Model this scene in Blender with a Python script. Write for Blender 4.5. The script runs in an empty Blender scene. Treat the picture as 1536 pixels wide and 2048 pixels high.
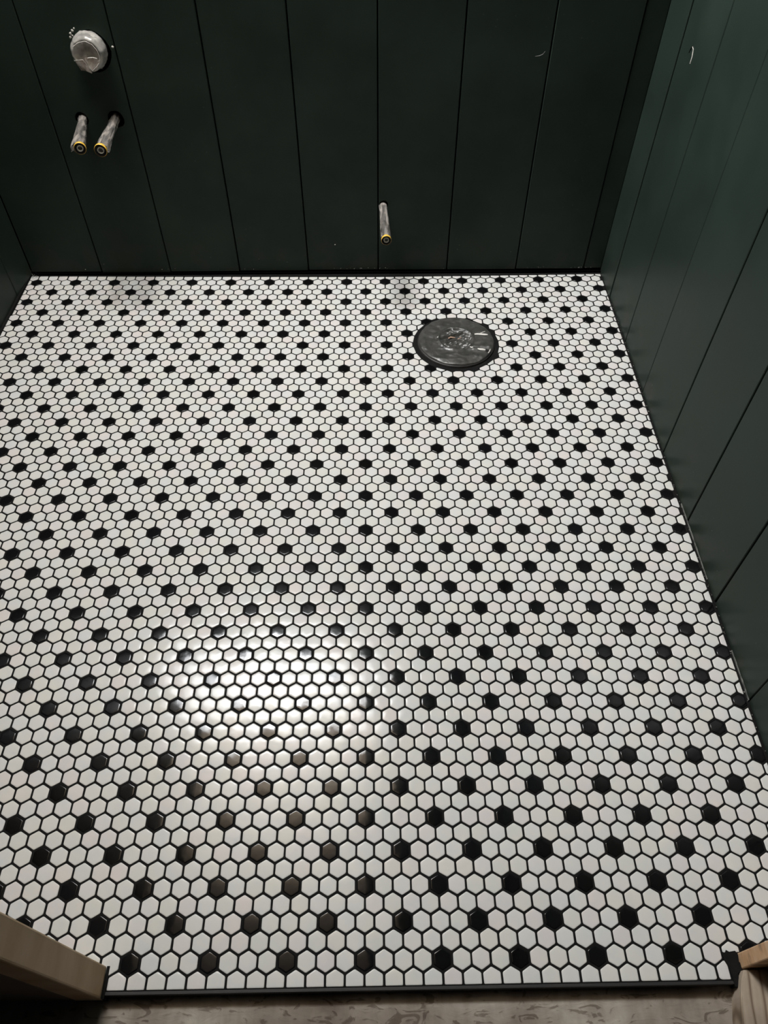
import bpy, bmesh, math, random
from mathutils import Vector, Matrix, noise

S = bpy.context.scene
COL = S.collection
# ------------------------------------------------------------------ camera
F_PX = 1455.5728
PITCH, YAW, ROLL = 0.6863786, -0.0204359, 0.0061117
CAM = Vector((0.0181724, -1.6967468, 1.1042975))
RW = Matrix.Rotation(YAW, 3, 'Z') @ Matrix.Rotation(PITCH, 3, 'X') @ Matrix.Rotation(ROLL, 3, 'Z')
cd = bpy.data.cameras.new('camera')
cam = bpy.data.objects.new('camera', cd)
COL.objects.link(cam)
cd.sensor_fit = 'HORIZONTAL'
cd.sensor_width = 36.0
cd.lens = F_PX * 36.0 / 1536.0
cd.clip_start = 0.02
cam.matrix_world = Matrix.Translation(CAM) @ RW.to_4x4()
S.camera = cam
# ------------------------------------------------------------------ world, exposure
w = bpy.data.worlds.new('world')
S.world = w
w.use_nodes = True
w.node_tree.nodes['Background'].inputs[0].default_value = (0.75, 0.85, 1.0, 1)
w.node_tree.nodes['Background'].inputs[1].default_value = 0.004
S.view_settings.view_transform = 'Standard'
S.view_settings.look = 'None'
S.view_settings.gamma = 1.0
S.view_settings.use_curve_mapping = False
S.view_settings.exposure = 0.40
# ------------------------------------------------------------------ lamps: a wide vanity lamp high on the back wall, over the capped pipes
def area(name, loc, aim, sx, sy, energy, color):
    ld = bpy.data.lights.new(name, 'AREA')
    ld.shape = 'RECTANGLE'
    ld.size, ld.size_y = sx, sy
    ld.energy = energy
    ld.color = color
    lo = bpy.data.objects.new(name, ld)
    lo.location = loc
    lo.rotation_euler = Vector(aim).to_track_quat('-Z', 'Y').to_euler()
    COL.objects.link(lo)
    return lo
for lx, le in ((-0.76, 12.0), (-0.47, 26.0), (-0.18, 12.0)):
    area('vanity_lamp', (lx, -0.10, 2.14), (1.0, -0.12, -0.85), 0.34, 0.42, le, (0.96, 0.98, 1.0))
area('vanity_uplight', (-0.46, -0.25, 2.00), (0.0, -0.45, 1.0), 0.6, 0.30, 26.0, (1.0, 0.97, 0.93))

R = random.Random(7)

# ------------------------------------------------------------------ helpers
def mesh(name, verts, faces, mat=None, smooth=False):
    m = bpy.data.meshes.new(name)
    m.from_pydata([tuple(v) for v in verts], [], faces)
    m.update()
    if smooth:
        m.polygons.foreach_set('use_smooth', [True] * len(m.polygons))
    if mat:
        m.materials.append(mat)
    return m

def obj(name, m, parent=None, **kw):
    o = bpy.data.objects.new(name, m)
    COL.objects.link(o)
    if parent is not None:
        o.parent = parent
    for k, v in kw.items():
        o[k] = v
    return o

def bm_obj(name, bm, mat, parent=None, smooth=False, **kw):
    m = bpy.data.meshes.new(name)
    bm.normal_update()
    bm.to_mesh(m)
    bm.free()
    if smooth:
        m.polygons.foreach_set('use_smooth', [True] * len(m.polygons))
    m.materials.append(mat)
    return obj(name, m, parent, **kw)

def box_bm(bm, lo, hi, bev=0.0):
    vs = [bm.verts.new((x, y, z)) for z in (lo[2], hi[2]) for y in (lo[1], hi[1]) for x in (lo[0], hi[0])]
    fs = [(0, 2, 3, 1), (4, 5, 7, 6), (0, 1, 5, 4), (2, 6, 7, 3), (0, 4, 6, 2), (1, 3, 7, 5)]
    faces = [bm.faces.new([vs[i] for i in f]) for f in fs]
    if bev:
        es = list({e for f in faces for e in f.edges})
        bmesh.ops.bevel(bm, geom=es, offset=bev, segments=2, profile=0.5, affect='EDGES')

def empty(name, loc, **kw):
    o = bpy.data.objects.new(name, None)
    o.location = loc
    o.empty_display_size = 0.05
    COL.objects.link(o)
    for k, v in kw.items():
        o[k] = v
    return o

def nmat(name):
    m = bpy.data.materials.new(name)
    m.use_nodes = True
    nt = m.node_tree
    b = nt.nodes['Principled BSDF']
    return m, nt, b

def N(nt, t, **kw):
    n = nt.nodes.new(t)
    for k, v in kw.items():
        if k.startswith('i_'):
            n.inputs[k[2:].replace('_', ' ')].default_value = v
        else:
            setattr(n, k, v)
    return n

def ramp(nt, stops):
    r = nt.nodes.new('ShaderNodeValToRGB')
    el = r.color_ramp.elements
    while len(el) > 1:
        el.remove(el[-1])
    el[0].position = stops[0][0]
    el[0].color = stops[0][1]
    for p, c in stops[1:]:
        e = el.new(p)
        e.color = c
    return r

def c4(r, g, b): return (r, g, b, 1.0)

# ------------------------------------------------------------------ materials
def tile_mat(name, cols, rough, spec):
    m, nt, b = nmat(name)
    L = nt.links.new
    oi = N(nt, 'ShaderNodeObjectInfo')
    ge = N(nt, 'ShaderNodeNewGeometry')
    mu = N(nt, 'ShaderNodeMath', operation='MULTIPLY_ADD')
    L(ge.outputs['Random Per Island'], mu.inputs[0]); mu.inputs[1].default_value = 7.31
    L(oi.outputs['Random'], mu.inputs[2])
    fr = N(nt, 'ShaderNodeMath', operation='FRACT'); L(mu.outputs[0], fr.inputs[0])
    rp = ramp(nt, cols); L(fr.outputs[0], rp.inputs[0])
    tc = N(nt, 'ShaderNodeNewGeometry')
    n2 = N(nt, 'ShaderNodeTexNoise'); n2.inputs['Scale'].default_value = 26.0; n2.inputs['Detail'].default_value = 2.0
    L(tc.outputs['Position'], n2.inputs['Vector'])
    r2 = ramp(nt, [(0.35, c4(0.95, 0.96, 0.97)), (0.65, c4(1.0, 0.985, 0.965))]); L(n2.outputs['Fac'], r2.inputs[0])
    mx = N(nt, 'ShaderNodeMix', data_type='RGBA', blend_type='MULTIPLY'); mx.inputs[0].default_value = 1.0
    L(rp.outputs[0], mx.inputs[6]); L(r2.outputs[0], mx.inputs[7]); L(mx.outputs[2], b.inputs['Base Color'])
    b.inputs['Roughness'].default_value = rough
    b.inputs['Specular IOR Level'].default_value = spec
    # the glaze is slightly wavy
    n1 = N(nt, 'ShaderNodeTexNoise'); n1.inputs['Scale'].default_value = 75.0; n1.inputs['Detail'].default_value = 0.5
    L(tc.outputs['Position'], n1.inputs['Vector'])
    bp = N(nt, 'ShaderNodeBump'); bp.inputs['Strength'].default_value = 0.30; bp.inputs['Distance'].default_value = 0.0006
    L(n1.outputs['Fac'], bp.inputs['Height']); L(bp.outputs[0], b.inputs['Normal'])
    return m

WHITE = tile_mat('white_glaze', [(0.0, c4(0.66, 0.665, 0.655)), (0.3, c4(0.655, 0.655, 0.62)), (0.5, c4(0.675, 0.675, 0.665)),
                                 (0.7, c4(0.675, 0.642, 0.63)), (0.85, c4(0.665, 0.658, 0.622)), (1.0, c4(0.67, 0.672, 0.66))], 0.14, 0.19)
BLACK = tile_mat('black_glaze', [(0.0, c4(0.004, 0.004, 0.004)), (1.0, c4(0.006, 0.006, 0.007))], 0.11, 0.26)

def noise_mat(name, stops, scale, rough, detail=4.0, bump=0.0, bscale=None, stretch=(1, 1, 1), spec=0.5, dist=0.001, distort=0.0):
    m, nt, b = nmat(name)
    L = nt.links.new
    tc = N(nt, 'ShaderNodeNewGeometry')
    mp = N(nt, 'ShaderNodeMapping'); mp.inputs['Scale'].default_value = stretch
    L(tc.outputs['Position'], mp.inputs['Vector'])
    n = N(nt, 'ShaderNodeTexNoise'); n.inputs['Scale'].default_value = scale; n.inputs['Detail'].default_value = detail
    n.inputs['Distortion'].default_value = distort
    L(mp.outputs[0], n.inputs['Vector'])
    r = ramp(nt, stops); L(n.outputs['Fac'], r.inputs[0]); L(r.outputs[0], b.inputs['Base Color'])
    b.inputs['Roughness'].default_value = rough
    b.inputs['Specular IOR Level'].default_value = spec
    if bump:
        n2 = N(nt, 'ShaderNodeTexNoise'); n2.inputs['Scale'].default_value = bscale or scale * 4; n2.inputs['Detail'].default_value = 5
        L(mp.outputs[0], n2.inputs['Vector'])
        bp = N(nt, 'ShaderNodeBump'); bp.inputs['Strength'].default_value = bump; bp.inputs['Distance'].default_value = dist
        L(n2.outputs['Fac'], bp.inputs['Height']); L(bp.outputs[0], b.inputs['Normal'])
    return m

GROUT = noise_mat('black_grout', [(0.3, c4(0.004, 0.004, 0.004)), (0.7, c4(0.009, 0.0087, 0.0085))], 40, 0.85, bump=0.4, bscale=500, spec=0.18)
TRIM = noise_mat('dark_metal_edge', [(0.3, c4(0.016, 0.016, 0.017)), (0.7, c4(0.024, 0.023, 0.023))], 30, 0.55, spec=0.4)
BACKING = noise_mat('dark_gap', [(0.0, c4(0.001, 0.001, 0.001)), (1.0, c4(0.002, 0.002, 0.002))], 10, 1.0, spec=0.0)

def paint_mat(name, base, rough=0.42):
    """dark green satin paint with brush grain, a little grime and dried specks low down"""
    m, nt, b = nmat(name)
    L = nt.links.new
    ge = N(nt, 'ShaderNodeNewGeometry')
    n = N(nt, 'ShaderNodeTexNoise'); n.inputs['Scale'].default_value = 5.0; n.inputs['Detail'].default_value = 5.0; n.inputs['Roughness'].default_value = 0.6
    L(ge.outputs['Position'], n.inputs['Vector'])
    lo = tuple(x * 0.82 for x in base); hi = tuple(x * 1.14 for x in base)
    r = ramp(nt, [(0.35, c4(*lo)), (0.65, c4(*hi))]); L(n.outputs['Fac'], r.inputs[0])
    # brownish smears near the floor
    sp = N(nt, 'ShaderNodeSeparateXYZ'); L(ge.outputs['Position'], sp.inputs[0])
    mr = N(nt, 'ShaderNodeMapRange'); L(sp.outputs['Z'], mr.inputs['Value'])
    mr.inputs['From Min'].default_value = 0.0; mr.inputs['From Max'].default_value = 0.16
    mr.inputs['To Min'].default_value = 1.0; mr.inputs['To Max'].default_value = 0.0
    n3 = N(nt, 'ShaderNodeTexNoise'); n3.inputs['Scale'].default_value = 17.0; n3.inputs['Detail'].default_value = 3.0
    L(ge.outputs['Position'], n3.inputs['Vector'])
    r3 = ramp(nt, [(0.42, c4(0, 0, 0)), (0.66, c4(1, 1, 1))]); L(n3.outputs['Fac'], r3.inputs[0])
    mm = N(nt, 'ShaderNodeMath', operation='MULTIPLY'); L(mr.outputs[0], mm.inputs[0]); L(r3.outputs[0], mm.inputs[1])
    mm2 = N(nt, 'ShaderNodeMath', operation='MULTIPLY'); L(mm.outputs[0], mm2.inputs[0]); mm2.inputs[1].default_value = 0.9
    mx = N(nt, 'ShaderNodeMix', data_type='RGBA'); L(mm2.outputs[0], mx.inputs[0])
    L(r.outputs[0], mx.inputs[6]); mx.inputs[7].default_value = (base[0] * 1.35, base[1] * 1.05, base[2] * 0.95, 1)
    # dried specks of plaster and grout
    v = N(nt, 'ShaderNodeTexVoronoi'); v.inputs['Scale'].default_value = 60.0
    L(ge.outputs['Position'], v.inputs['Vector'])
    n4 = N(nt, 'ShaderNodeTexNoise'); n4.inputs['Scale'].default_value = 9.0; n4.inputs['Detail'].default_value = 2.0
    L(ge.outputs['Position'], n4.inputs['Vector'])
    sr = ramp(nt, [(0.05, c4(1, 1, 1)), (0.085, c4(0, 0, 0))]); L(v.outputs['Distance'], sr.inputs[0])
    nr = ramp(nt, [(0.545, c4(0, 0, 0)), (0.59, c4(1, 1, 1))]); L(n4.outputs['Fac'], nr.inputs[0])
    k1 = N(nt, 'ShaderNodeMath', operation='MULTIPLY'); L(sr.outputs[0], k1.inputs[0]); L(nr.outputs[0], k1.inputs[1])
    mr2 = N(nt, 'ShaderNodeMapRange'); L(sp.outputs['Z'], mr2.inputs['Value'])
    mr2.inputs['From Min'].default_value = 0.05; mr2.inputs['From Max'].default_value = 0.10
    mr2.inputs['To Min'].default_value = 0.8; mr2.inputs['To Max'].default_value = 0.22
    k2 = N(nt, 'ShaderNodeMath', operation='MULTIPLY'); L(k1.outputs[0], k2.inputs[0]); L(mr2.outputs[0], k2.inputs[1])
    mx2 = N(nt, 'ShaderNodeMix', data_type='RGBA'); L(k2.outputs[0], mx2.inputs[0])
    L(mx.outputs[2], mx2.inputs[6]); mx2.inputs[7].default_value = (0.16, 0.16, 0.15, 1)
    L(mx2.outputs[2], b.inputs['Base Color'])
    rr = ramp(nt, [(0.3, (rough - .06,) * 3 + (1,)), (0.7, (rough + .08,) * 3 + (1,))]); L(n.outputs['Fac'], rr.inputs[0])
    L(rr.outputs[0], b.inputs['Roughness'])
    b.inputs['Specular IOR Level'].default_value = 0.12
    n5 = N(nt, 'ShaderNodeTexNoise'); n5.inputs['Scale'].default_value = 260.0; n5.inputs['Detail'].default_value = 3
    mp = N(nt, 'ShaderNodeMapping'); mp.inputs['Scale'].default_value = (1, 1, 0.12)
    L(ge.outputs['Position'], mp.inputs[0]); L(mp.outputs[0], n5.inputs['Vector'])
    bp = N(nt, 'ShaderNodeBump'); bp.inputs['Strength'].default_value = 0.18; bp.inputs['Distance'].default_value = 0.0004
    L(n5.outputs['Fac'], bp.inputs['Height']); L(bp.outputs[0], b.inputs['Normal'])
    return m

PAINT = paint_mat('dark_green_paint', (0.020, 0.031, 0.025))

def wood_mat(name, stops, ring_scale, rot, stretch, rough=0.7, distort=3.0):
    m, nt, b = nmat(name)
    L = nt.links.new
    ge = N(nt, 'ShaderNodeNewGeometry')
    mp = N(nt, 'ShaderNodeMapping'); mp.inputs['Scale'].default_value = stretch; mp.inputs['Rotation'].default_value = rot
    L(ge.outputs['Position'], mp.inputs[0])
    wv = N(nt, 'ShaderNodeTexWave', wave_type='BANDS', bands_direction='X'); wv.inputs['Scale'].default_value = ring_scale
    wv.inputs['Distortion'].default_value = distort; wv.inputs['Detail'].default_value = 2.5; wv.inputs['Detail Scale'].default_value = 0.6
    L(mp.outputs[0], wv.inputs[0])
    r = ramp(nt, stops); L(wv.outputs['Fac'], r.inputs[0])
    n = N(nt, 'ShaderNodeTexNoise'); n.inputs['Scale'].default_value = 18; n.inputs['Detail'].default_value = 5
    L(ge.outputs['Position'], n.inputs['Vector'])
    r2 = ramp(nt, [(0.3, c4(0.62, 0.6, 0.6)), (0.62, c4(1, 1, 1))]); L(n.outputs['Fac'], r2.inputs[0])
    mx = N(nt, 'ShaderNodeMix', data_type='RGBA', blend_type='MULTIPLY'); mx.inputs[0].default_value = 0.8
    L(r.outputs[0], mx.inputs[6]); L(r2.outputs[0], mx.inputs[7]); L(mx.outputs[2], b.inputs['Base Color'])
    b.inputs['Roughness'].default_value = rough
    bp = N(nt, 'ShaderNodeBump'); bp.inputs['Strength'].default_value = 0.3; bp.inputs['Distance'].default_value = 0.001
    L(wv.outputs['Fac'], bp.inputs['Height']); L(bp.outputs[0], b.inputs['Normal'])
    return m

# ------------------------------------------------------------------ the tiled floor
PIT = 0.0254
ROW = PIT * math.sqrt(3) / 2
CX = (0.001025, 0.00324, 0.00017, 0.001359, 0.02632, -0.007949, 0.00428, 0.026659, 0.027148, -0.016769, -0.011036, 0.032228, 0.007751, 0.011388, -0.002141)
CY = (-0.003087, 0.005019, 0.012903, 0.015377, 0.026225, -0.003054, 0.004665, -0.019842, 0.028503, -0.086131, -0.095688, -0.11305, 0.009064, -0.062703, -0.028429)

def laid(x, y):
    """where a hand-laid sheet really put a tile: a few mm off the ideal grid"""
    b = (1, x, y, x * x, x * y, y * y, x ** 3, x * x * y, x * y * y, y ** 3, y ** 4, x * x * y * y, x * y ** 3, x * x * y ** 3, y ** 5)
    dx = sum(p * q for p, q in zip(CX, b)); dy = sum(p * q for p, q in zip(CY, b))
    cl = lambda v: max(-0.009, min(0.009, v))
    return x + cl(dx), y + cl(dy)

def wall_x(y): return 0.6345 + 0.0107 * (y - 0.04)       # the right wall is a little out of square

def clip(poly, nx, ny, d):
    """keep the side nx*x+ny*y <= d"""
    out = []
    n = len(poly)
    for i in range(n):
        a = poly[i]; b = poly[(i + 1) % n]
        da = nx * a[0] + ny * a[1] - d; db = nx * b[0] + ny * b[1] - d
        if da <= 0: out.append(a)
        if (da < 0 < db) or (db < 0 < da):
            t = da / (da - db); out.append((a[0] + t * (b[0] - a[0]), a[1] + t * (b[1] - a[1])))
    return out

HW = 0.01135            # half of a tile across its flats
HEX = [(HW / math.cos(math.pi / 6) * math.sin(k * math.pi / 3), HW / math.cos(math.pi / 6) * math.cos(k * math.pi / 3)) for k in range(6)][::-1]
PROFILE = [(0.0, -0.0030), (0.0, -0.00090), (0.00020, -0.00048), (0.0006, -0.00020), (0.0011, -0.00006), (0.0017, 0.00000), (0.0030, 0.00005), (0.0065, 0.00013)]

def tile_geo(poly, off=(0, 0), z0=0.0, tilt=(0, 0)):
    """glazed tile: straight side, soft shoulder, faintly domed top"""
    cx = sum(p[0] for p in poly) / len(poly); cy = sum(p[1] for p in poly) / len(poly)
    ap = 1e9
    n = len(poly)
    for i in range(n):
        a, b = poly[i], poly[(i + 1) % n]
        ex, ey = b[0] - a[0], b[1] - a[1]
        l = math.hypot(ex, ey)
        if l < 1e-7: continue
        ap = min(ap, abs((cx - a[0]) * ey - (cy - a[1]) * ex) / l)
    if ap < 0.0016: return None
    rd = []
    for i in range(n):
        p0, p, p1 = poly[i - 1], poly[i], poly[(i + 1) % n]
        for q in (p0, p1):
            l = math.hypot(q[0] - p[0], q[1] - p[1])
            t = min(0.0010, l * 0.3) / max(l, 1e-9)
            rd.append((p[0] + t * (q[0] - p[0]), p[1] + t * (q[1] - p[1])))
    vs, fs = [], []
    m = len(rd)
    for d, z in PROFILE:
        s = max(0.12, 1 - d / ap)
        for (x, y) in rd:
            X = cx + (x - cx) * s; Y = cy + (y - cy) * s
            vs.append((X + off[0], Y + off[1], z + z0 + (X * tilt[0] + Y * tilt[1] if z > -0.002 else 0)))
    for k in range(len(PROFILE) - 1):
        for i in range(m):
            j = (i + 1) % m
            fs.append((k * m + i, k * m + j, (k + 1) * m + j, (k + 1) * m + i))
    vs.append((cx + off[0], cy + off[1], 0.00016 + z0))
    c = len(vs) - 1
    k = (len(PROFILE) - 1) * m
    for i in range(m):
        fs.append((k + i, k + (i + 1) % m, c))
    return vs, fs

# orient faces upwards
_vs, _fs = tile_geo(HEX)
def _up(vs, fs):
    a, b, c = (Vector(vs[i]) for i in fs[-1])
    return (b - a).cross(c - a).z > 0
FLIP = not _up(_vs, _fs)
def orient(fs): return [tuple(reversed(f)) for f in fs] if FLIP else fs
def full_mesh(mat, nm):
    vs, fs = tile_geo(HEX)
    return mesh(nm, vs, orient(fs), mat, True)
MESH = {'white_tile': full_mesh(WHITE, 'white_tile'), 'black_tile': full_mesh(BLACK, 'black_tile')}

HOLE_C, HOLE_R = (0.2195, -0.266), 0.1035
DOOR_Y = -1.5455           # the room's front wall line
EDGE_Y = -1.5757
LX, RX = -0.3295, 0.4718    # doorway ends of the last row

def top_cut(x):
    pts = [(-0.9, 0.0305), (-0.85, 0.0300), (-0.45, 0.0240), (0.02, 0.0185), (0.3, 0.0215), (0.62, 0.0270), (0.7, 0.0270)]
    for (x0, y0), (x1, y1) in zip(pts, pts[1:]):
        if x <= x1:
            return y0 + (y1 - y0) * max(0, (x - x0)) / (x1 - x0)
    return pts[-1][1]

def project(p):
    d = RW.transposed() @ (Vector(p) - CAM)
    return 768 + F_PX * d.x / -d.z, 1024 - F_PX * d.y / -d.z, -d.z

tiles = {'white_tile': [], 'black_tile': []}
for r in range(-2, 73):
    for c2 in range(-74, 56):
        if (c2 % 2) != (r % 2): continue
        c = c2 / 2.0
        x, y = laid(c * PIT, -r * ROW)
        if x < -0.93 or x > 0.66 or y > 0.045 or y < -1.60: continue
        k = r // 2
        black = (r % 2 == 0) and (int(c) - (0 if k % 2 else 2)) % 4 == 0
        nm = 'black_tile' if black else 'white_tile'
        x += R.uniform(-.00018, .00018); y += R.uniform(-.00018, .00018)
        a = math.radians(R.gauss(0, 0.5)); ca, sa = math.cos(a), math.sin(a)
        poly = [(x + px * ca - py * sa, y + px * sa + py * ca) for px, py in HEX]
        full = list(poly)
        poly = clip(poly, 0, 1, top_cut(x))
        wr = wall_x(y) - 0.0038
        poly = clip(poly, 1, 0, wr) if poly else poly
        wl = -0.888 if y > -0.15 else -0.891
        poly = clip(poly, -1, 0, -wl) if poly else poly
        if y < DOOR_Y - 0.002 and (x < LX - 0.001 or x > RX + 0.004):
            if not (x < LX and x > LX - HW and False):
                poly = clip(poly, 0, -1, -(DOOR_Y + 0.0)) if poly else poly
        elif y < DOOR_Y - 0.002:
            poly = clip(poly, 0, -1, -EDGE_Y) if poly else poly
            poly = clip(poly, -1, 0, -LX) if poly else poly
            poly = clip(poly, 1, 0, RX) if poly else poly
        elif y < DOOR_Y + HW * 1.3 and (x < LX - HW or x > RX + HW * 0.4):
            poly = clip(poly, 0, -1, -(DOOR_Y)) if poly else poly
        hx, hy = x - HOLE_C[0], y - HOLE_C[1]
        hd = math.hypot(hx, hy)
        if hd < HOLE_R + 0.016:
            if hd < HOLE_R - 0.006: continue
            ux, uy = hx / hd, hy / hd
            poly = clip(poly, -ux, -uy, -(ux * HOLE_C[0] + uy * HOLE_C[1] + HOLE_R)) if poly else poly
        if len(poly) < 3: continue
        cut = len(poly) != 6 or any(abs(p[0] - q[0]) + abs(p[1] - q[1]) > 1e-7 for p, q in zip(poly, full))
        u, v, dep = project((x, y, 0))
        inside = -30 < u < 1566 and -30 < v < 2078
        # behind the left and right jambs
        hid = (u < 219 and v > 1825 + 0.49 * u) or (u > 1469 and v > 1904 - 0.43 * (u - 1469))
        ar = 0
        for p, q in zip(poly, poly[1:] + poly[:1]): ar += p[0] * q[1] - p[1] * q[0]
        size = abs(ar) / dep ** 2 * (CAM.z / dep) if inside and not hid else 0
        tiles[nm].append(dict(x=x, y=y, a=a, poly=poly, cut=cut, size=size,
                              z=R.uniform(-.00010, .00010), tx=R.gauss(0, .005), ty=R.gauss(0, .005)))

bm = bmesh.new()
box_bm(bm, (-0.93, DOOR_Y - 0.002, -0.0195), (0.66, 0.0555, -0.00075))
box_bm(bm, (-0.336, EDGE_Y - 0.0010, -0.0195), (0.482, DOOR_Y - 0.0021, -0.00075))
floor = bm_obj('floor', bm, GROUT, kind='structure')

for nm, lst in tiles.items():
    lst.sort(key=lambda t: -t['size'])
    near, rest = lst[:300], lst[300:]
    for t in near:
        if t['cut']:
            local = [(p[0] - t['x'], p[1] - t['y']) for p in t['poly']]
            g = tile_geo(local)
            if g is None: continue
            o = obj(nm, mesh(nm, g[0], orient(g[1]), MESH[nm].materials[0], True), floor)
            o.location = (t['x'], t['y'], t['z'])
        else:
            o = obj(nm, MESH[nm], floor)
            o.location = (t['x'], t['y'], t['z'])
            o.rotation_euler = (t['ty'], t['tx'], t['a'])
    V, Fc = [], []
    for t in rest:
        local = [(p[0] - t['x'], p[1] - t['y']) for p in t['poly']]
        g = tile_geo(local, (t['x'], t['y']), t['z'], (t['tx'], t['ty']))
        if g is None: continue
        b0 = len(V)
        V += g[0]; Fc += [tuple(i + b0 for i in f) for f in orient(g[1])]
    obj(nm, mesh(nm, V, Fc, MESH[nm].materials[0], True), floor, kind='stuff')

# black edge strip that finishes the last row of tiles at the doorway
bm = bmesh.new()
box_bm(bm, (-0.336, -1.5808, -0.0197), (0.476, -1.5769, -0.0004), 0.0006)
bm_obj('trim_1', bm, TRIM, kind='structure')

# ------------------------------------------------------------------ walls of vertical painted planks
H = 2.42
def plank_mesh(p0, p1, nrm, z0, z1, thick=0.014, nz=1):
    """board from p0 to p1 along a wall, front face on the line, nrm into the room; small eased edges"""
    e = 0.0012
    t = (Vector((p1[0] - p0[0], p1[1] - p0[1]))).normalized()
    n = Vector(nrm)
    prof = []
    a = Vector(p0[:2]); b = Vector(p1[:2])
    prof = [a - n * thick, a - n * e, a + t * e, b - t * e, b - n * e, b - n * thick]
    vs = [(p.x, p.y, z) for z in (z0, z1) for p in prof]
    m = len(prof)
    fs = [(i, (i + 1) % m, m + (i + 1) % m, m + i) for i in range(m)]
    fs += [tuple(reversed(range(m))), tuple(range(m, 2 * m))]
    return vs, fs

def fix_normals(me):
    b = bmesh.new(); b.from_mesh(me)
    bmesh.ops.recalc_face_normals(b, faces=b.faces)
    b.to_mesh(me); b.free()

def bored(ob, holes):
    """drill round holes (x, z, radius) through a plank of the back wall"""
    tmp = []
    for (hx, hz, hr) in holes:
        b = bmesh.new()
        n = 22
        vs = []
        for yy in (0.0, 0.08):
            for i in range(n):
                a = i / n * 2 * math.pi
                rr = hr * (1 + 0.07 * noise.noise(Vector((hx * 40 + math.cos(a) * 1.5, math.sin(a) * 1.5, hz * 30))))
                vs.append(b.verts.new((hx + rr * math.cos(a), yy, hz + rr * math.sin(a))))
        for i in range(n):
            b.faces.new((vs[i], vs[(i + 1) % n], vs[n + (i + 1) % n], vs[n + i]))
        b.faces.new(vs[:n]); b.faces.new(vs[n:])
        bmesh.ops.recalc_face_normals(b, faces=b.faces)
        me = bpy.data.meshes.new('tmp'); b.to_mesh(me); b.free()
        o = bpy.data.objects.new('tmp', me); COL.objects.link(o); tmp.append(o)
        md = ob.modifiers.new('b', 'BOOLEAN'); md.object = o; md.operation = 'DIFFERENCE'; md.solver = 'EXACT'
    bpy.context.view_layer.update()
    dg = bpy.context.evaluated_depsgraph_get()
    me = bpy.data.meshes.new_from_object(ob.evaluated_get(dg))
    ob.modifiers.clear()
    ob.data = me
    for o in tmp: bpy.data.objects.remove(o)

# back wall
bm = bmesh.new(); box_bm(bm, (-0.93, 0.0565, 0.0), (0.67, 0.10, H))
wall_back = bm_obj('wall_back', bm, BACKING, kind='structure')
GX = [-0.8875, -0.7020, -0.5192, -0.3354, -0.1516, 0.0345, 0.2175, 0.4030, 0.5852, 0.6330]
ZB = [0.0065, 0.0045, 0.0070, 0.0075, 0.0085, 0.0085, 0.0080, 0.0095, 0.010]
OFF = [0.0005, 0, -0.0012, 0.0003, 0.0006, 0, 0.0004, -0.0006, 0.0010]
for i in range(9):
    g0 = 0.0014 if i else 0; g1 = 0.0014 if i < 8 else 0
    y = 0.040 + OFF[i]
    vs, fs = plank_mesh((GX[i] + g0, y), (GX[i + 1] - g1, y), (0, -1), ZB[i], H)
    me = mesh('plank', vs, fs, PAINT); fix_normals(me)
    o = obj('plank', me, wall_back)
    if i == 1: bored(o, [(-0.6335, 0.3935, 0.0148), (-0.5570, 0.3925, 0.0185), (-0.569, 0.5290, 0.0400)])
    if i == 5: bored(o, [(0.0478, 0.1885, 0.0115)])
# near-black strip along its foot
bm = bmesh.new(); box_bm(bm, (-0.890, 0.034, -0.0007), (0.634, 0.0565, 0.0035))
bm_obj('foot_strip_back', bm, BACKING, kind='structure')

# right wall
bm = bmesh.new()
v = []
for z in (0.0, H):
    for (x, y) in ((wall_x(0.06) + 0.0162, 0.0564), (wall_x(0.06) + 0.05, 0.0564), (wall_x(-1.62) + 0.05, -1.585), (wall_x(-1.62) + 0.0162, -1.585)):
        v.append(bm.verts.new((x, y, z)))
for f in ((0, 1, 2, 3), (7, 6, 5, 4), (0, 4, 5, 1), (1, 5, 6, 2), (2, 6, 7, 3), (3, 7, 4, 0)): bm.faces.new([v[i] for i in f])
bmesh.ops.recalc_face_normals(bm, faces=bm.faces)
wall_right = bm_obj('wall_right', bm, BACKING, kind='structure')
GY = [0.0395, -0.0800, -0.2640, -0.4480, -0.6370, -0.8240, -1.0080, -1.1955, -1.3800, -1.5440]
GAP = [0, 0.0009, 0.0010, 0.0011, 0.0015, 0.0021, 0.0017, 0.0010, 0.0013, 0]
XO = [-0.0022, 0.0, 0.0004, -0.0003, 0.0002, 0.0, 0.0004, -0.0002, 0.0]
for i in range(9):
    y0, y1 = GY[i] - GAP[i], GY[i + 1] + GAP[i + 1]
    vs, fs = plank_mesh((wall_x(y0) + XO[i], y0), (wall_x(y1) + XO[i], y1), (-1, 0), 0.0012, H)
    me = mesh('plank', vs, fs, PAINT); fix_normals(me)
    obj('plank', me, wall_right)

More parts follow.
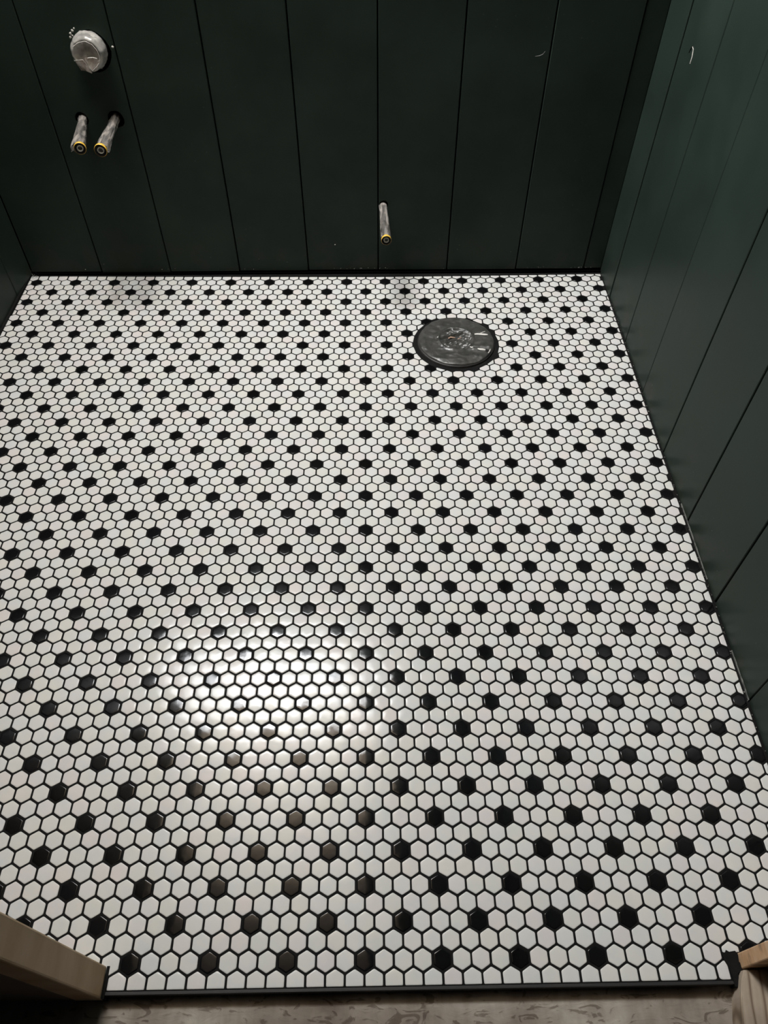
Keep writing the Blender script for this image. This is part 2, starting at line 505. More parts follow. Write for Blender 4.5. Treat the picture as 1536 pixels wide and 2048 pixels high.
# dried pale caulk smeared along its foot in places
CAULK = noise_mat('dried_grey_caulk', [(0.35, c4(0.05, 0.052, 0.048)), (0.6, c4(0.17, 0.17, 0.155))], 90, 0.8)
for num, (ya, yb) in enumerate(((-0.015, -0.078), (-0.780, -0.960), (-1.105, -1.195)), 4):
    vs, fs = [], []
    k_ = 26
    for i in range(k_ + 1):
        y = ya + (yb - ya) * i / k_
        q = abs(noise.noise(Vector((y * 60, num, 0)))) * 0.0022 * math.sin(math.pi * (0.06 + 0.88 * i / k_))
        xw = wall_x(y) + 0.0002
        vs += [(xw, y, 0.0), (xw - 0.0011, y, 0.0), (xw - 0.0011, y, 0.0024 + q * 1.5), (xw, y, 0.0032 + q * 1.6)]
    for i in range(k_):
        for j in range(4):
            fs.append((4 * i + j, 4 * i + (j + 1) % 4, 4 * i + 4 + (j + 1) % 4, 4 * i + 4 + j))
    fs += [(0, 1, 2, 3), (4 * k_ + 3, 4 * k_ + 2, 4 * k_ + 1, 4 * k_)]
    me = mesh('trim_%d' % num, vs, fs, CAULK); fix_normals(me)
    obj('trim_%d' % num, me, None, kind='structure')

# left wall
bm = bmesh.new(); box_bm(bm, (-0.96, -1.585, 0.0), (-0.9135, 0.0564, H))
wall_left = bm_obj('wall_left', bm, BACKING, kind='structure')
GL = [0.0395, -0.0630, -0.2470, -0.4310, -0.6150, -0.8000, -0.9840, -1.1680, -1.3520, -1.5440]
for i in range(9):
    g0 = 0.0014 if i else 0; g1 = 0.0014 if i < 8 else 0
    xo = -0.8885 if i == 0 else -0.8965
    vs, fs = plank_mesh((xo, GL[i] - g0), (-0.8965, GL[i + 1] + g1), (1, 0), 0.003, H)
    me = mesh('plank', vs, fs, PAINT); fix_normals(me)
    obj('plank', me, wall_left)
bm = bmesh.new(); box_bm(bm, (-0.9135, -1.544, -0.0007), (-0.8905, 0.034, 0.003))
bm_obj('baseboard_left', bm, GROUT, kind='structure')

# front wall with the doorway the photograph is taken through
DRY = noise_mat('unpainted_board', [(0.3, c4(0.16, 0.12, 0.09)), (0.7, c4(0.22, 0.17, 0.13))], 6, 0.8)
bm = bmesh.new()
box_bm(bm, (-1.50, -1.584, -0.02), (-0.372, -1.549, H))
box_bm(bm, (0.515, -1.566, -0.02), (1.30, -1.5485, H))
box_bm(bm, (-0.372, -1.584, 2.05), (0.515, -1.549, H))
bm_obj('wall_front', bm, DRY, kind='structure')

# ceiling: dark planks on one side, bare pale boards on the other
bm = bmesh.new(); box_bm(bm, (-0.96, -1.60, H + 0.016), (0.69, 0.10, H + 0.05))
ceil = bm_obj('ceiling', bm, BACKING, kind='structure')
CW = noise_mat('bare_ceiling_board', [(0.3, c4(0.62, 0.50, 0.38)), (0.7, c4(0.72, 0.60, 0.46))], 5, 0.8, stretch=(6, 1, 1))
for i in range(5):
    x0 = -0.93 + i * 0.184
    bm = bmesh.new(); box_bm(bm, (x0 + 0.0015, -1.585, H + 0.001), (x0 + 0.1825, 0.056, H + 0.0155), 0.001)
    bm_obj('ceiling_board', bm, CW, ceil)
for i in range(4):
    x0 = -0.01 + i * 0.172
    bm = bmesh.new(); box_bm(bm, (x0 + 0.0015, -1.585, H + 0.001), (x0 + 0.1705, 0.056, H + 0.0155), 0.001)
    bm_obj('ceiling_board', bm, PAINT, ceil, label='dark green painted ceiling board')

# ------------------------------------------------------------------ doorway framing
JW = noise_mat('jamb_wood', [(0.32, c4(0.50, 0.34, 0.18)), (0.5, c4(0.60, 0.44, 0.27)), (0.68, c4(0.68, 0.52, 0.35))], 9, 0.6, detail=3, stretch=(1, 1, 2.0), bump=0.25, bscale=60)
JO = noise_mat('orange_jamb_wood', [(0.30, c4(0.30, 0.20, 0.12)), (0.42, c4(0.66, 0.40, 0.22)), (0.62, c4(0.75, 0.54, 0.34)), (0.75, c4(0.50, 0.35, 0.22))], 26, 0.65, detail=3, stretch=(1, 1, 2.0), bump=0.3, bscale=90)
door = empty('door_1', (0.07, -1.566, -0.02), kind='structure')
def dpart(name, lo, hi, mat, bev=0.0, **kw):
    bm = bmesh.new()
    o = door.location
    box_bm(bm, [lo[i] - o[i] for i in range(3)], [hi[i] - o[i] for i in range(3)], bev)
    return bm_obj(name, bm, mat, door, **kw)
dpart('jamb', (-0.372, -1.584, -0.018), (-0.3345, -1.5485, 2.05), JW, 0.0022)
dpart('jamb', (0.4885, -1.5645, -0.0195), (0.515, -1.5465, 2.05), JO, 0.0015, label='orange-brown weathered jamb')
dpart('header', (-0.372, -1.584, 2.01), (0.515, -1.549, 2.05), JW, 0.002)
# grout squeezed around the foot of the left jamb
bm = bmesh.new()
box_bm(bm, (-0.3342, -1.5846, -0.0195), (-0.3302, -1.5486, 0.0008), 0.0006)
bm_obj('trim_2', bm, GROUT, kind='structure')
# ragged black grout pad at the foot of the right jamb
pts = [(0.4680, -1.5480), (0.470, -1.5455), (0.4722, -1.5465), (0.4745, -1.5428), (0.478, -1.5450), (0.486, -1.5440), (0.4885, -1.5480), (0.4872, -1.5560), (0.4905, -1.5600), (0.4882, -1.5660),
       (0.4820, -1.5690), (0.4800, -1.5760), (0.4770, -1.5840), (0.4740, -1.5835), (0.4738, -1.5780), (0.4728, -1.5640), (0.4695, -1.5560)]
vs = [(x, y, -0.015) for x, y in pts] + [(x, y, 0.0008 + 0.0008 * R.random()) for x, y in pts]
n = len(pts)
fs = [(i, (i + 1) % n, n + (i + 1) % n, n + i) for i in range(n)] + [tuple(range(n, 2 * n)), tuple(reversed(range(n)))]
me = mesh('trim_3', vs, fs, GROUT); fix_normals(me)
obj('trim_3', me, None, kind='structure')

# ------------------------------------------------------------------ lower floor outside the doorway
def slab_mat():
    m, nt, b = nmat('worn_slab')
    L = nt.links.new
    ge = N(nt, 'ShaderNodeNewGeometry')
    def nz(scale, stretch, det=5, dist=0.0):
        mp = N(nt, 'ShaderNodeMapping'); mp.inputs['Scale'].default_value = stretch
        L(ge.outputs['Position'], mp.inputs[0])
        n = N(nt, 'ShaderNodeTexNoise'); n.inputs['Scale'].default_value = scale; n.inputs['Detail'].default_value = det; n.inputs['Distortion'].default_value = dist
        L(mp.outputs[0], n.inputs['Vector']); return n
    a = nz(9, (1, 1.6, 1), 6, 0.4)
    r = ramp(nt, [(0.30, c4(0.19, 0.155, 0.13)), (0.45, c4(0.28, 0.24, 0.20)), (0.58, c4(0.37, 0.33, 0.28)), (0.72, c4(0.52, 0.48, 0.41))]); L(a.outputs['Fac'], r.inputs[0])
    s = nz(60, (1, 0.3, 1), 3)
    r2 = ramp(nt, [(0.35, c4(0.75, 0.74, 0.72)), (0.6, c4(1, 1, 1))]); L(s.outputs['Fac'], r2.inputs[0])
    mx = N(nt, 'ShaderNodeMix', data_type='RGBA', blend_type='MULTIPLY'); mx.inputs[0].default_value = 0.8
    L(r.outputs[0], mx.inputs[6]); L(r2.outputs[0], mx.inputs[7])
    v = nz(34, (1, 2.2, 1), 6, 1.5)
    cr = ramp(nt, [(0.57, c4(1, 1, 1)), (0.63, c4(0.42, 0.38, 0.35))]); L(v.outputs['Fac'], cr.inputs[0])
    mx2 = N(nt, 'ShaderNodeMix', data_type='RGBA', blend_type='MULTIPLY'); mx2.inputs[0].default_value = 0.8
    L(mx.outputs[2], mx2.inputs[6]); L(cr.outputs[0], mx2.inputs[7]); L(mx2.outputs[2], b.inputs['Base Color'])
    b.inputs['Roughness'].default_value = 0.8; b.inputs['Specular IOR Level'].default_value = 0.3
    bp = N(nt, 'ShaderNodeBump'); bp.inputs['Strength'].default_value = 0.5; bp.inputs['Distance'].default_value = 0.002
    L(v.outputs['Fac'], bp.inputs['Height']); L(bp.outputs[0], b.inputs['Normal'])
    return m
bm = bmesh.new(); box_bm(bm, (-1.5, -3.2, -0.08), (1.5, 0.12, -0.020))
bm_obj('subfloor', bm, slab_mat(), kind='structure')

PW = wood_mat('grey_plank', [(0.0, c4(0.19, 0.135, 0.09)), (0.12, c4(0.36, 0.29, 0.215)), (0.5, c4(0.44, 0.365, 0.285)), (1.0, c4(0.42, 0.345, 0.265))], 26, (0, 0, 0.38), (1.0, 0.32, 1), 0.75, 5.0)
out = [(0.4860, -1.5668), (0.4800, -1.5770), (0.4730, -1.5960), (0.4675, -1.6160), (0.4620, -1.6400), (0.4540, -1.7200), (0.4460, -1.9000), (0.640, -1.9000), (0.640, -1.5668)]
n = len(out)
vs = [(x, y, -0.0198) for x, y in out] + [(x, y, 0.0120) for x, y in out]
fs = [(i, (i + 1) % n, n + (i + 1) % n, n + i) for i in range(n)] + [tuple(range(n, 2 * n)), tuple(reversed(range(n)))]
me = mesh('wooden_board', vs, fs, PW); fix_normals(me)
o = obj('wooden_board', me)
b_ = bmesh.new(); b_.from_mesh(me)
bmesh.ops.bevel(b_, geom=[e for e in b_.edges if all(v.co.z > 0.0 for v in e.verts)], offset=0.0012, segments=2, affect='EDGES')
b_.to_mesh(me); b_.free()
o['label'] = 'grainy grey-brown wooden board lying on the floor in front of the right door jamb'
o['category'] = 'board'

# ------------------------------------------------------------------ plastic film material
def film_mat(name, lo, hi, alpha_lo, alpha_hi, rough, scale, stretch):
    m, nt, b = nmat(name)
    L = nt.links.new
    ge = N(nt, 'ShaderNodeNewGeometry')
    mp = N(nt, 'ShaderNodeMapping'); mp.inputs['Scale'].default_value = stretch
    L(ge.outputs['Position'], mp.inputs[0])
    n = N(nt, 'ShaderNodeTexNoise'); n.inputs['Scale'].default_value = scale; n.inputs['Detail'].default_value = 2; n.inputs['Distortion'].default_value = 0.6
    L(mp.outputs[0], n.inputs['Vector'])
    r = ramp(nt, [(0.35, c4(*lo)), (0.65, c4(*hi))]); L(n.outputs['Fac'], r.inputs[0]); L(r.outputs[0], b.inputs['Base Color'])
    b.inputs['Roughness'].default_value = rough
    b.inputs['Specular IOR Level'].default_value = 0.8
    mr = N(nt, 'ShaderNodeMapRange'); L(n.outputs['Fac'], mr.inputs['Value'])
    mr.inputs['From Min'].default_value = 0.3; mr.inputs['From Max'].default_value = 0.7
    mr.inputs['To Min'].default_value = alpha_lo; mr.inputs['To Max'].default_value = alpha_hi
    tr = N(nt, 'ShaderNodeBsdfTransparent'); ms = N(nt, 'ShaderNodeMixShader')
    L(mr.outputs[0], ms.inputs[0]); L(tr.outputs[0], ms.inputs[1]); L(b.outputs[0], ms.inputs[2])
    L(ms.outputs[0], nt.nodes['Material Output'].inputs['Surface'])
    n2 = N(nt, 'ShaderNodeTexNoise'); n2.inputs['Scale'].default_value = scale * 2; n2.inputs['Detail'].default_value = 1; n2.inputs['Distortion'].default_value = 1
    L(mp.outputs[0], n2.inputs['Vector'])
    bp = N(nt, 'ShaderNodeBump'); bp.inputs['Strength'].default_value = 0.5; bp.inputs['Distance'].default_value = 0.001
    L(n2.outputs['Fac'], bp.inputs['Height']); L(bp.outputs[0], b.inputs['Normal'])
    return m
FILM = film_mat('clear_film', (0.12, 0.11, 0.10), (0.48, 0.44, 0.40), 0.45, 0.9, 0.25, 90, (1, 0.22, 1))
STUBF = film_mat('cloudy_film', (0.30, 0.29, 0.27), (0.52, 0.50, 0.46), 0.7, 0.95, 0.20, 40, (1, 1, 1))
FOLDF = film_mat('brown_tinted_film', (0.26, 0.20, 0.17), (0.55, 0.48, 0.42), 0.6, 0.9, 0.22, 60, (1, 1, 1))
PIPE = noise_mat('grey_pipe', [(0.3, c4(0.07, 0.07, 0.066)), (0.7, c4(0.17, 0.165, 0.155))], 50, 0.4)
YEL = noise_mat('yellow_plastic', [(0.3, c4(0.72, 0.42, 0.045)), (0.7, c4(0.85, 0.55, 0.08))], 60, 0.35)
RUB = noise_mat('black_rubber', [(0.3, c4(0.006, 0.006, 0.006)), (0.7, c4(0.012, 0.011, 0.011))], 60, 0.6)
CORE = noise_mat('pale_core', [(0.3, c4(0.34, 0.35, 0.31)), (0.7, c4(0.50, 0.50, 0.45))], 60, 0.45)
STUBM = noise_mat('dark_drain_pipe', [(0.3, c4(0.05, 0.05, 0.048)), (0.7, c4(0.09, 0.09, 0.085))], 40, 0.45)
CHIP = noise_mat('pale_chip', [(0.3, c4(0.35, 0.34, 0.31)), (0.7, c4(0.55, 0.53, 0.48))], 200, 0.8)

def lathe(prof, seg=28, axis=Vector((0, -1, 0)), jit=None, close=False):
    """prof: (distance along the axis, radius)"""
    ax = axis.normalized()
    u = Vector((1, 0, 0)); u = (u - ax * u.dot(ax)).normalized(); v_ = ax.cross(u)
    vs, fs = [], []
    for k, (d, r) in enumerate(prof):
        for i in range(seg):
            a = i / seg * 2 * math.pi
            rr, dd = r, d
            if jit: rr, dd = jit(k, d, a, r)
            vs.append(ax * dd + (u * math.cos(a) + v_ * math.sin(a)) * rr)
    for k in range(len(prof) - 1):
        for i in range(seg):
            j = (i + 1) % seg
            fs.append((k * seg + i, k * seg + j, (k + 1) * seg + j, (k + 1) * seg + i))
    if close:
        fs.append(tuple(reversed(range(seg)))); fs.append(tuple((len(prof) - 1) * seg + i for i in range(seg)))
    return vs, fs

def part(name, vf, mat, parent, smooth=True, **kw):
    me = mesh(name, vf[0], vf[1], mat, smooth); fix_normals(me)
    return obj(name, me, parent, **kw)

def capped_pipe(base, end, label, seed, rc, flare):
    base, end = Vector(base), Vector(end)
    ax = end - base; L_ = ax.length; ax.normalize()
    root = empty('capped_pipe', base, label=label, category='pipe', group='capped water pipes coming out of the back wall')
    part('pipe', lathe([(-0.012, 0.0078), (L_ - 0.006, 0.0078)], 20, ax, close=True), PIPE, root)
    def jit(k, d, a, r):
        f = d / L_
        nn = noise.noise(Vector((math.cos(a) * 1.6 + seed, math.sin(a) * 1.6, f * 2.2 + seed * 3)))
        cr_ = abs(noise.noise(Vector((math.cos(a) * 3.5, math.sin(a) * 3.5 + seed * 5, f * 3.0))))
        rr = r * (1 + 0.16 * nn + 0.20 * cr_)
        # the wrap stands off on one side towards the cap
        side = max(0, math.cos(a - flare[0])) ** 4
        rr += flare[1] * side * max(0, f - 0.15) * (1 if f < 0.93 else 0.8)
        return rr, d
    pr = [(-0.010 + (L_ + 0.004) * i / 22, 0.0092 + 0.0016 * (i / 22)) for i in range(23)]
    part('plastic_wrap', lathe(pr, 36, ax, jit), FILM, root, label='crinkled clear plastic wrap')
    # a loose seam of the wrap
    u = Vector((math.cos(flare[0]), 0, 0)) if abs(ax.x) < 0.5 else Vector((1, 0, 0))
    vs, fs = [], []
    for i in range(13):
        f = i / 12
        c0 = ax * (L_ * (0.28 + 0.70 * f))
        dr = Vector((math.cos(flare[0]), 0, -0.55 if flare[1] < 0.006 else -0.35)).normalized()
        w_ = 0.0095 + flare[1] * 1.25 * f
        vs.append(c0 + dr * 0.0085 + Vector((0, 0, 0.001)))
        vs.append(c0 + dr * (w_ + 0.0012 * noise.noise(Vector((f * 6, seed, 0)))) + Vector((0, 0, 0.0012 * math.sin(f * 9 + seed))))
    for i in range(12): fs.append((2 * i, 2 * i + 1, 2 * i + 3, 2 * i + 2))
    part('wrap_seam', (vs, fs), FILM, root)
    # cap collar, gasket and core
    col = [(L_ - 0.0095, rc * 0.86), (L_ - 0.0085, rc * 0.97), (L_ - 0.0040, rc * 1.03), (L_ - 0.0010, rc * 1.03), (L_ - 0.0002, rc * 0.98)]
    part('cap_collar', lathe(col, 32, ax), YEL, root, label='yellow plastic collar')
    g = [(L_ - 0.0030, rc * 0.975), (L_ - 0.0006, rc * 0.965), (L_ - 0.0010, rc * 0.88), (L_ - 0.0040, rc * 0.84), (L_ - 0.0050, rc * 0.56), (L_ - 0.0080, rc * 0.54)]
    part('gasket', lathe(g, 28, ax), RUB, root)
    cpr = [(L_ - 0.0080, rc * 0.56), (L_ - 0.0012, rc * 0.54), (L_ - 0.0004, rc * 0.46), (L_ - 0.0010, rc * 0.40), (L_ - 0.006, rc * 0.38), (L_ - 0.0065, 0.0002)]
    part('core', lathe(cpr, 24, ax), CORE, root)
    return root

capped_pipe((-0.6335, 0.045, 0.3920), (-0.6020, -0.105, 0.3925), 'leftmost plastic-wrapped pipe with yellow cap, its wrap flaring out to the left', 1.0, 0.0122, (math.pi, 0.0105))
capped_pipe((-0.5610, 0.045, 0.3905), (-0.5585, -0.109, 0.3900), 'plastic-wrapped pipe with yellow cap right beside the leftmost one, in an oversized hole', 4.0, 0.0130, (0.15, 0.0060))
capped_pipe((0.0465, 0.045, 0.1850), (0.0520, -0.119, 0.1850), 'lone plastic-wrapped pipe with yellow cap low at the middle of the back wall', 8.0, 0.0116, (math.pi * 0.9, 0.0020))

# drain stub under cloudy film
root = empty('drain_stub', (-0.570, 0.040, 0.5340), label='round drain stub covered in crumpled cloudy plastic film, above the two left pipes', category='drain pipe')
part('drain_pipe', lathe([(-0.03, 0.0285), (0.030, 0.0285), (0.030, 0.025), (0.020, 0.0245), (0.019, 0.001)], 32), STUBM, root)
def jit(k, d, a, r):
    # axis points to -Y; a=90deg is up or down depending on frame, use the vertical component
    s = math.sin(a)
    nn = noise.noise(Vector((math.cos(a) * 2.2, math.sin(a) * 2.2, d * 60)))
    cr_ = abs(noise.noise(Vector((math.cos(a) * 5.0, math.sin(a) * 5.0, d * 45 + 9))))
    rr = r * (1 + 0.05 * nn + 0.10 * cr_ * (1 if r > 0.02 else 0.3))
    dd = d + 0.003 * nn * (r / 0.03)
    return rr, dd
pr = [(-0.006, 0.0300), (0.004, 0.0345), (0.012, 0.0355), (0.021, 0.0345), (0.029, 0.0325), (0.0345, 0.0290), (0.0355, 0.0265), (0.0330, 0.0240), (0.0315, 0.0200), (0.031, 0.0140), (0.031, 0.007), (0.031, 0.0005)]
part('plastic_film', lathe(pr, 56, jit=jit), STUBF, root, label='crumpled cloudy plastic film')
# pleats gathered under the front
A = Vector((-0.021, -0.035, -0.018)); 
vs = [(-0.029, -0.036, -0.010), (-0.019, -0.042, -0.0070), (-0.008, -0.043, -0.006), (-0.002, -0.045, -0.0005), (0.015, -0.042, -0.0035), (0.023, -0.038, -0.0080),
      (-0.022, -0.032, -0.030), (-0.009, -0.041, -0.028), (-0.001, -0.032, -0.036), (0.006, -0.044, -0.028), (0.016, -0.034, -0.024)]
fs = [(0, 1, 6), (1, 7, 6), (1, 2, 7), (2, 3, 7), (3, 8, 7), (3, 9, 8), (3, 4, 9), (4, 10, 9), (4, 5, 10)]
part('film_fold', (vs, fs), FOLDF, root, False)
GLINT = noise_mat('painted_film_glint', [(0.3, c4(0.45, 0.43, 0.40)), (0.7, c4(0.75, 0.73, 0.69))], 150, 0.3)  # white lines paint the highlights on the film's rim and folds
def glint_line(pts, r0):
    vs, fs = [], []
    P_ = [Vector(p) for p in pts]
    # resample with a little wander
    Q = []
    for a, b in zip(P_, P_[1:]):
        for i in range(4): Q.append(a.lerp(b, i / 4) + Vector((R.uniform(-.0004, .0004), 0, R.uniform(-.0004, .0004))))
    Q.append(P_[-1])
    for i, q in enumerate(Q):
        d = (Q[min(i + 1, len(Q) - 1)] - Q[max(i - 1, 0)]).normalized()
        u = d.cross(Vector((0, 1, 0))).normalized(); v_ = d.cross(u)
        rr = r0 * R.uniform(0.5, 1.2)
        for k in range(4):
            a = k * math.pi / 2
            vs.append(q + u * math.cos(a) * rr + v_ * math.sin(a) * rr)
    for i in range(len(Q) - 1):
        for k in range(4):
            fs.append((4 * i + k, 4 * i + (k + 1) % 4, 4 * i + 4 + (k + 1) % 4, 4 * i + 4 + k))
    return part('film_glint', (vs, fs), GLINT, root, True, label='white painted highlight on the film')
glint_line([(-0.0235, -0.0355, 0.0150), (-0.012, -0.0360, 0.0225), (0.003, -0.0360, 0.0260), (0.016, -0.0360, 0.0200), (0.0235, -0.0360, 0.0080)], 0.00075)
glint_line([(0.0235, -0.0365, 0.0080), (0.0255, -0.0365, -0.0010), (0.0250, -0.0375, -0.0080), (0.0190, -0.0385, -0.0120)], 0.00050)
glint_line([(-0.029, -0.0370, -0.010), (-0.019, -0.0430, -0.0068), (-0.008, -0.0440, -0.0058), (-0.001, -0.0440, -0.0180), (0.005, -0.0450, -0.0270), (0.016, -0.0440, -0.0190), (0.0215, -0.0400, -0.0140)], 0.00045)
glint_line([(-0.002, -0.0460, -0.0010), (0.001, -0.0455, -0.0140), (0.0055, -0.0455, -0.0265)], 0.00040)
glint_line([(0.003, -0.0450, -0.0020), (0.013, -0.0430, -0.0022), (0.020, -0.0400, -0.0050)], 0.00090)
glint_line([(-0.0330, -0.0180, 0.0060), (-0.0340, -0.0190, -0.0040), (-0.0300, -0.0330, -0.0120)], 0.00045)
glint_line([(0.012, -0.0240, 0.0330), (0.024, -0.0200, 0.0270), (0.0335, -0.0150, 0.0150), (0.0350, -0.0150, 0.0020), (0.0300, -0.0180, -0.0140)], 0.00050)
# ragged bits of plaster at the rim of its hole
vs, fs = [], []
for (cx_, cz_, s_) in ((-0.033, 0.029, .004), (-0.028, 0.034, .0035), (-0.030, 0.025, .003), (-0.023, 0.038, .0025), (0.047, 0.004, 0.003), (-0.036, 0.022, 0.0035)):
    b0 = len(vs)
    for i in range(6):
        a = i / 6 * 6.283
        vs.append((cx_ + s_ * math.cos(a) * R.uniform(.5, 1.1), -0.0015, cz_ + s_ * math.sin(a) * R.uniform(.5, 1.1)))
    vs.append((cx_, -0.0035, cz_))
    for i in range(6): fs.append((b0 + i, b0 + (i + 1) % 6, b0 + 6))
part('plaster_crumbs', (vs, fs), CHIP, root, False, kind='stuff')

# ------------------------------------------------------------------ covered toilet flange
FC = Vector((0.2190, -0.2655, 0.0))
FR = 0.0900
root = empty('toilet_flange', FC, label='round toilet flange in the tiled floor covered with torn dark grey plastic film', category='toilet flange')
FL = noise_mat('flange_plastic', [(0.3, c4(0.015, 0.014, 0.013)), (0.7, c4(0.035, 0.033, 0.031))], 60, 0.5)
part('flange_ring', lathe([(-0.0150, FR * 1.03), (0.0025, FR * 1.035), (0.0045, FR * 1.02), (0.0052, FR * 0.97), (0.0052, 0.045), (0.003, 0.043), (0.003, 0.001)], 64, Vector((0, 0, 1))), FL, root)
def dark_film():
    m, nt, b = nmat('dark_grey_film')
    L = nt.links.new
    ge = N(nt, 'ShaderNodeNewGeometry')
    n = N(nt, 'ShaderNodeTexNoise'); n.inputs['Scale'].default_value = 35; n.inputs['Detail'].default_value = 4; n.inputs['Distortion'].default_value = 1.5
    L(ge.outputs['Position'], n.inputs['Vector'])
    r = ramp(nt, [(0.35, c4(0.038, 0.038, 0.035)), (0.6, c4(0.064, 0.063, 0.058)), (0.75, c4(0.12, 0.115, 0.10))]); L(n.outputs['Fac'], r.inputs[0]); L(r.outputs[0], b.inputs['Base Color'])
    b.inputs['Roughness'].default_value = 0.36
    b.inputs['Specular IOR Level'].default_value = 0.6
    n2 = N(nt, 'ShaderNodeTexNoise'); n2.inputs['Scale'].default_value = 60; n2.inputs['Detail'].default_value = 2; n2.inputs['Distortion'].default_value = 2.0
    L(ge.outputs['Position'], n2.inputs['Vector'])
    bp = N(nt, 'ShaderNodeBump'); bp.inputs['Strength'].default_value = 0.45; bp.inputs['Distance'].default_value = 0.0014
    L(n2.outputs['Fac'], bp.inputs['Height']); L(bp.outputs[0], b.inputs['Normal'])
    return m
DF = dark_film()
def film_z(x, y):
    r = math.hypot(x, y)
    z = 0.0092
    # ridged wrinkles, a raised inner ring, and a crumpled middle
    p = Vector((x * 24, y * 34, 3.1))
    z += 0.0016 * (1 - abs(noise.noise(p)) * 3)
    z += 0.0005 * (1 - abs(noise.noise(Vector((x * 70 + 5, y * 110, 7.7)))) * 4)
    rr = math.hypot(x + 0.001, y - 0.0035)
    z += 0.0030 * math.exp(-((rr - 0.042) / 0.0035) ** 2)
    if rr < 0.038: z += 0.0022 * (1 - abs(noise.noise(Vector((x * 50 + 2, y * 120, 1.7)))) * 4) - 0.0006
    if rr < 0.041: z -= 0.0020 * (1 - (rr / 0.041) ** 2)
    # the long fold that runs right from the middle
    z += 0.0028 * math.exp(-((y + 0.020 + 0.10 * x) / 0.0030) ** 2) * (1 if -0.03 < x < 0.08 else 0.2)
    # tear
    tx, ty = (x + 0.010) / 0.026, (y - 0.012 - 0.25 * (x + 0.01)) / 0.0050
    z -= 0.0080 * math.exp(-(tx * tx) ** 2 - ty * ty)
    z += 0.0035 * math.exp(-((ty - 1.9) / 0.7) ** 2 - tx * tx)
    if r > FR * 0.90: z -= 0.0020 * ((r - FR * 0.90) / (FR * 0.10)) ** 2
    return z
vs, fs = [(0, 0, film_z(0, 0))], []
SEG, RG = 132, 46
for k in range(1, RG + 1):
    r_ = FR * 1.0 * k / RG
    for i in range(SEG):
        a = i / SEG * 2 * math.pi
        x_, y_ = r_ * math.cos(a), r_ * math.sin(a)
        vs.append((x_, y_, film_z(x_, y_)))
for i in range(SEG):
    a = i / SEG * 2 * math.pi
    rr = FR * (1.004 + 0.012 * noise.noise(Vector((math.cos(a) * 4, math.sin(a) * 4, 1))))
    vs.append((rr * math.cos(a), rr * math.sin(a), 0.0058))
for i in range(SEG): fs.append((0, 1 + i, 1 + (i + 1) % SEG))
for k in range(RG):
    for i in range(SEG):
        j = (i + 1) % SEG
        fs.append((1 + k * SEG + i, 1 + (k + 1) * SEG + i, 1 + (k + 1) * SEG + j, 1 + k * SEG + j))
part('plastic_film', (vs, fs), DF, root, label='wrinkled dark grey plastic film')
SW = noise_mat('white_pvc', [(0.3, c4(0.55, 0.54, 0.50)), (0.7, c4(0.72, 0.70, 0.66))], 60, 0.45)
PK = noise_mat('tan_scrap', [(0.3, c4(0.30, 0.18, 0.12)), (0.7, c4(0.48, 0.34, 0.26))], 120, 0.7)
def ribbon(name, pts, w0, mat, **kw):
    vs, fs = [], []
    for i, (x_, y_) in enumerate(pts):
        f = i / (len(pts) - 1)
        ww = w0 * (0.35 + 0.65 * math.sin(math.pi * (0.1 + 0.8 * f)))
        z_ = film_z(x_, y_) + 0.0012
        vs += [(x_, y_ - ww, z_), (x_, y_ + ww, z_ + 0.0003), (x_, y_, z_ + 0.0010)]
    for i in range(len(pts) - 1):
        a, b = 3 * i, 3 * i + 3
        fs += [(a, b, b + 2, a + 2), (a + 2, b + 2, b + 1, a + 1)]
    return part(name, (vs, fs), mat, root, True, **kw)
ribbon('exposed_slot', [(0.046, 0.0195), (0.054, 0.0200), (0.062, 0.0195), (0.070, 0.0188), (0.078, 0.0180)], 0.0034, SW, label='white plastic showing through a tear')
ribbon('exposed_slot', [(0.054, 0.0215), (0.060, 0.0235), (0.067, 0.0275), (0.073, 0.0300)], 0.0012, SW, label='white plastic showing through a tear')
ribbon('exposed_slot', [(0.048, -0.0365), (0.054, -0.0385), (0.060, -0.0390), (0.067, -0.0395)], 0.0036, SW, label='white plastic showing through a tear')
ribbon('exposed_slot', [(0.030, -0.0300), (0.034, -0.0315), (0.038, -0.0310)], 0.0026, SW, label='white plastic showing through a tear')
ribbon('exposed_slot', [(0.0715, -0.0500), (0.0745, -0.0455), (0.0770, -0.0410), (0.079, -0.0360)], 0.0028, SW, label='white plastic showing through a tear')
ribbon('exposed_slot', [(-0.046, 0.0060), (-0.0445, 0.0062), (-0.043, 0.0060)], 0.0014, SW, label='white plastic showing through a tear')
ribbon('slot_opening', [(0.066, -0.0425), (0.070, -0.0430), (0.074, -0.0435), (0.078, -0.0440)], 0.0042, RUB, label='dark hole')
ribbon('cloth_scrap', [(-0.018, 0.0125), (-0.012, 0.0150), (-0.006, 0.0165), (0.001, 0.0190)], 0.0030, PK, label='tan scrap in the tear')
ribbon('cloth_scrap', [(-0.004, 0.0105), (0.002, 0.0118), (0.009, 0.0120), (0.014, 0.0122)], 0.0016, PK, label='tan scrap in the tear')

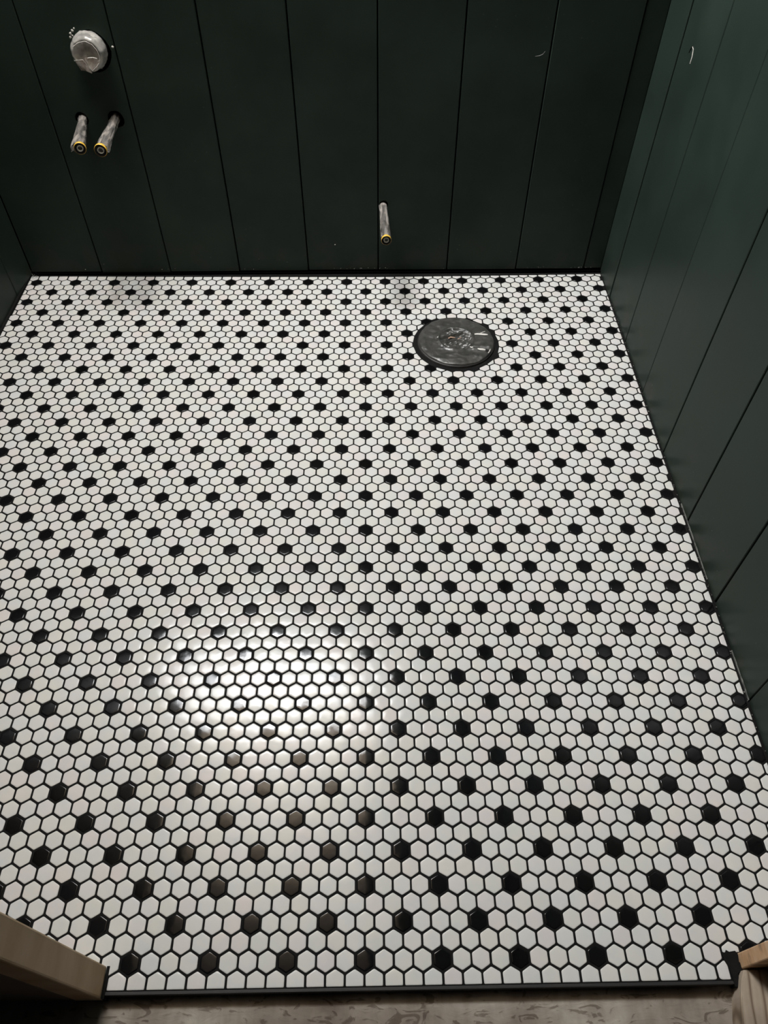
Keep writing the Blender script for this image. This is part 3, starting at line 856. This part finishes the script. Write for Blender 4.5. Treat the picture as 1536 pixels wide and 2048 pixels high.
# ------------------------------------------------------------------ marks on the boards
def smear(name, pts, w0, mat, parent, nrm):
    nrm = Vector(nrm)
    vs, fs = [], []
    P = [Vector(p) for p in pts]
    for i, p in enumerate(P):
        d = (P[min(i + 1, len(P) - 1)] - P[max(i - 1, 0)]).normalized()
        s = d.cross(nrm).normalized() * w0 * (0.4 if i in (0, len(P) - 1) else R.uniform(0.7, 1.1))
        vs += [p - s, p + s, p + nrm * 0.0008]
    for i in range(len(P) - 1):
        a, b = 3 * i, 3 * i + 3
        fs += [(a, b, b + 2, a + 2), (a + 2, b + 2, b + 1, a + 1)]
    return part(name, (vs, fs), mat, parent, False)
PALE = noise_mat('pale_scuff', [(0.3, c4(0.05, 0.052, 0.048)), (0.7, c4(0.12, 0.12, 0.11))], 300, 0.6)
smear('scuff', [(0.371, 0.0388, 0.519), (0.380, 0.0388, 0.520), (0.387, 0.0388, 0.523), (0.391, 0.0388, 0.529)], 0.0006, PALE, wall_back, (0, -1, 0))
smear('plaster_dot', [(-0.0792, 0.0389, 0.0818), (-0.0775, 0.0389, 0.0822), (-0.0762, 0.0389, 0.0824)], 0.0016, CHIP, wall_back, (0, -1, 0))
xw = wall_x(-0.144) - 0.0004
smear('gouge', [(xw, -0.143, 0.596), (xw, -0.1500, 0.594), (xw, -0.1545, 0.583), (xw, -0.1545, 0.571)], 0.0022, CHIP, wall_right, (-1, 0, 0))
smear('gouge', [(xw, -0.142, 0.597), (xw, -0.1370, 0.590), (xw, -0.1340, 0.583)], 0.0020, BACKING, wall_right, (-1, 0, 0))
# pale caulk crumbs in the back left corner and along the wall feet
vs, fs = [], []
def crumb(c, s):
    b0 = len(vs)
    q = [Vector((R.uniform(-1, 1), R.uniform(-1, 1), R.uniform(-.4, .6))) * s for _ in range(3)]
    for p in q: vs.append(Vector(c) + p)
    vs.append(Vector(c) + Vector((0, 0, s * 0.8)))
    fs.extend([(b0, b0 + 1, b0 + 3), (b0 + 1, b0 + 2, b0 + 3), (b0 + 2, b0, b0 + 3)])
for i in range(40): crumb((-0.883 + abs(R.gauss(0, .008)), 0.022 + R.gauss(0, .006), 0.001 + abs(R.gauss(0, .004))), R.uniform(.0008, .0024))
for i in range(150):
    y_ = R.uniform(-1.35, 0.03); crumb((wall_x(y_) - 0.0016 - R.random() * 0.0016, y_, 0.001 + R.random() * 0.003), R.uniform(.0007, .0019))
for i in range(60): 
    x_ = R.choice([R.gauss(0.0, .05), R.gauss(.45, .05), R.uniform(-.8, .6), R.gauss(.58, .02)]); 
    if -0.88 < x_ < 0.62: crumb((x_, 0.0370, 0.012 + R.random() * 0.004), R.uniform(.0008, .0021))
DUST = noise_mat('dried_caulk', [(0.3, c4(0.14, 0.14, 0.125)), (0.7, c4(0.34, 0.33, 0.30))], 200, 0.9)
me = mesh('grout_crumbs', vs, fs, DUST); fix_normals(me)
obj('grout_crumbs', me, None, kind='stuff', label='dried grout and caulk crumbs along the feet of the painted walls', category='debris')
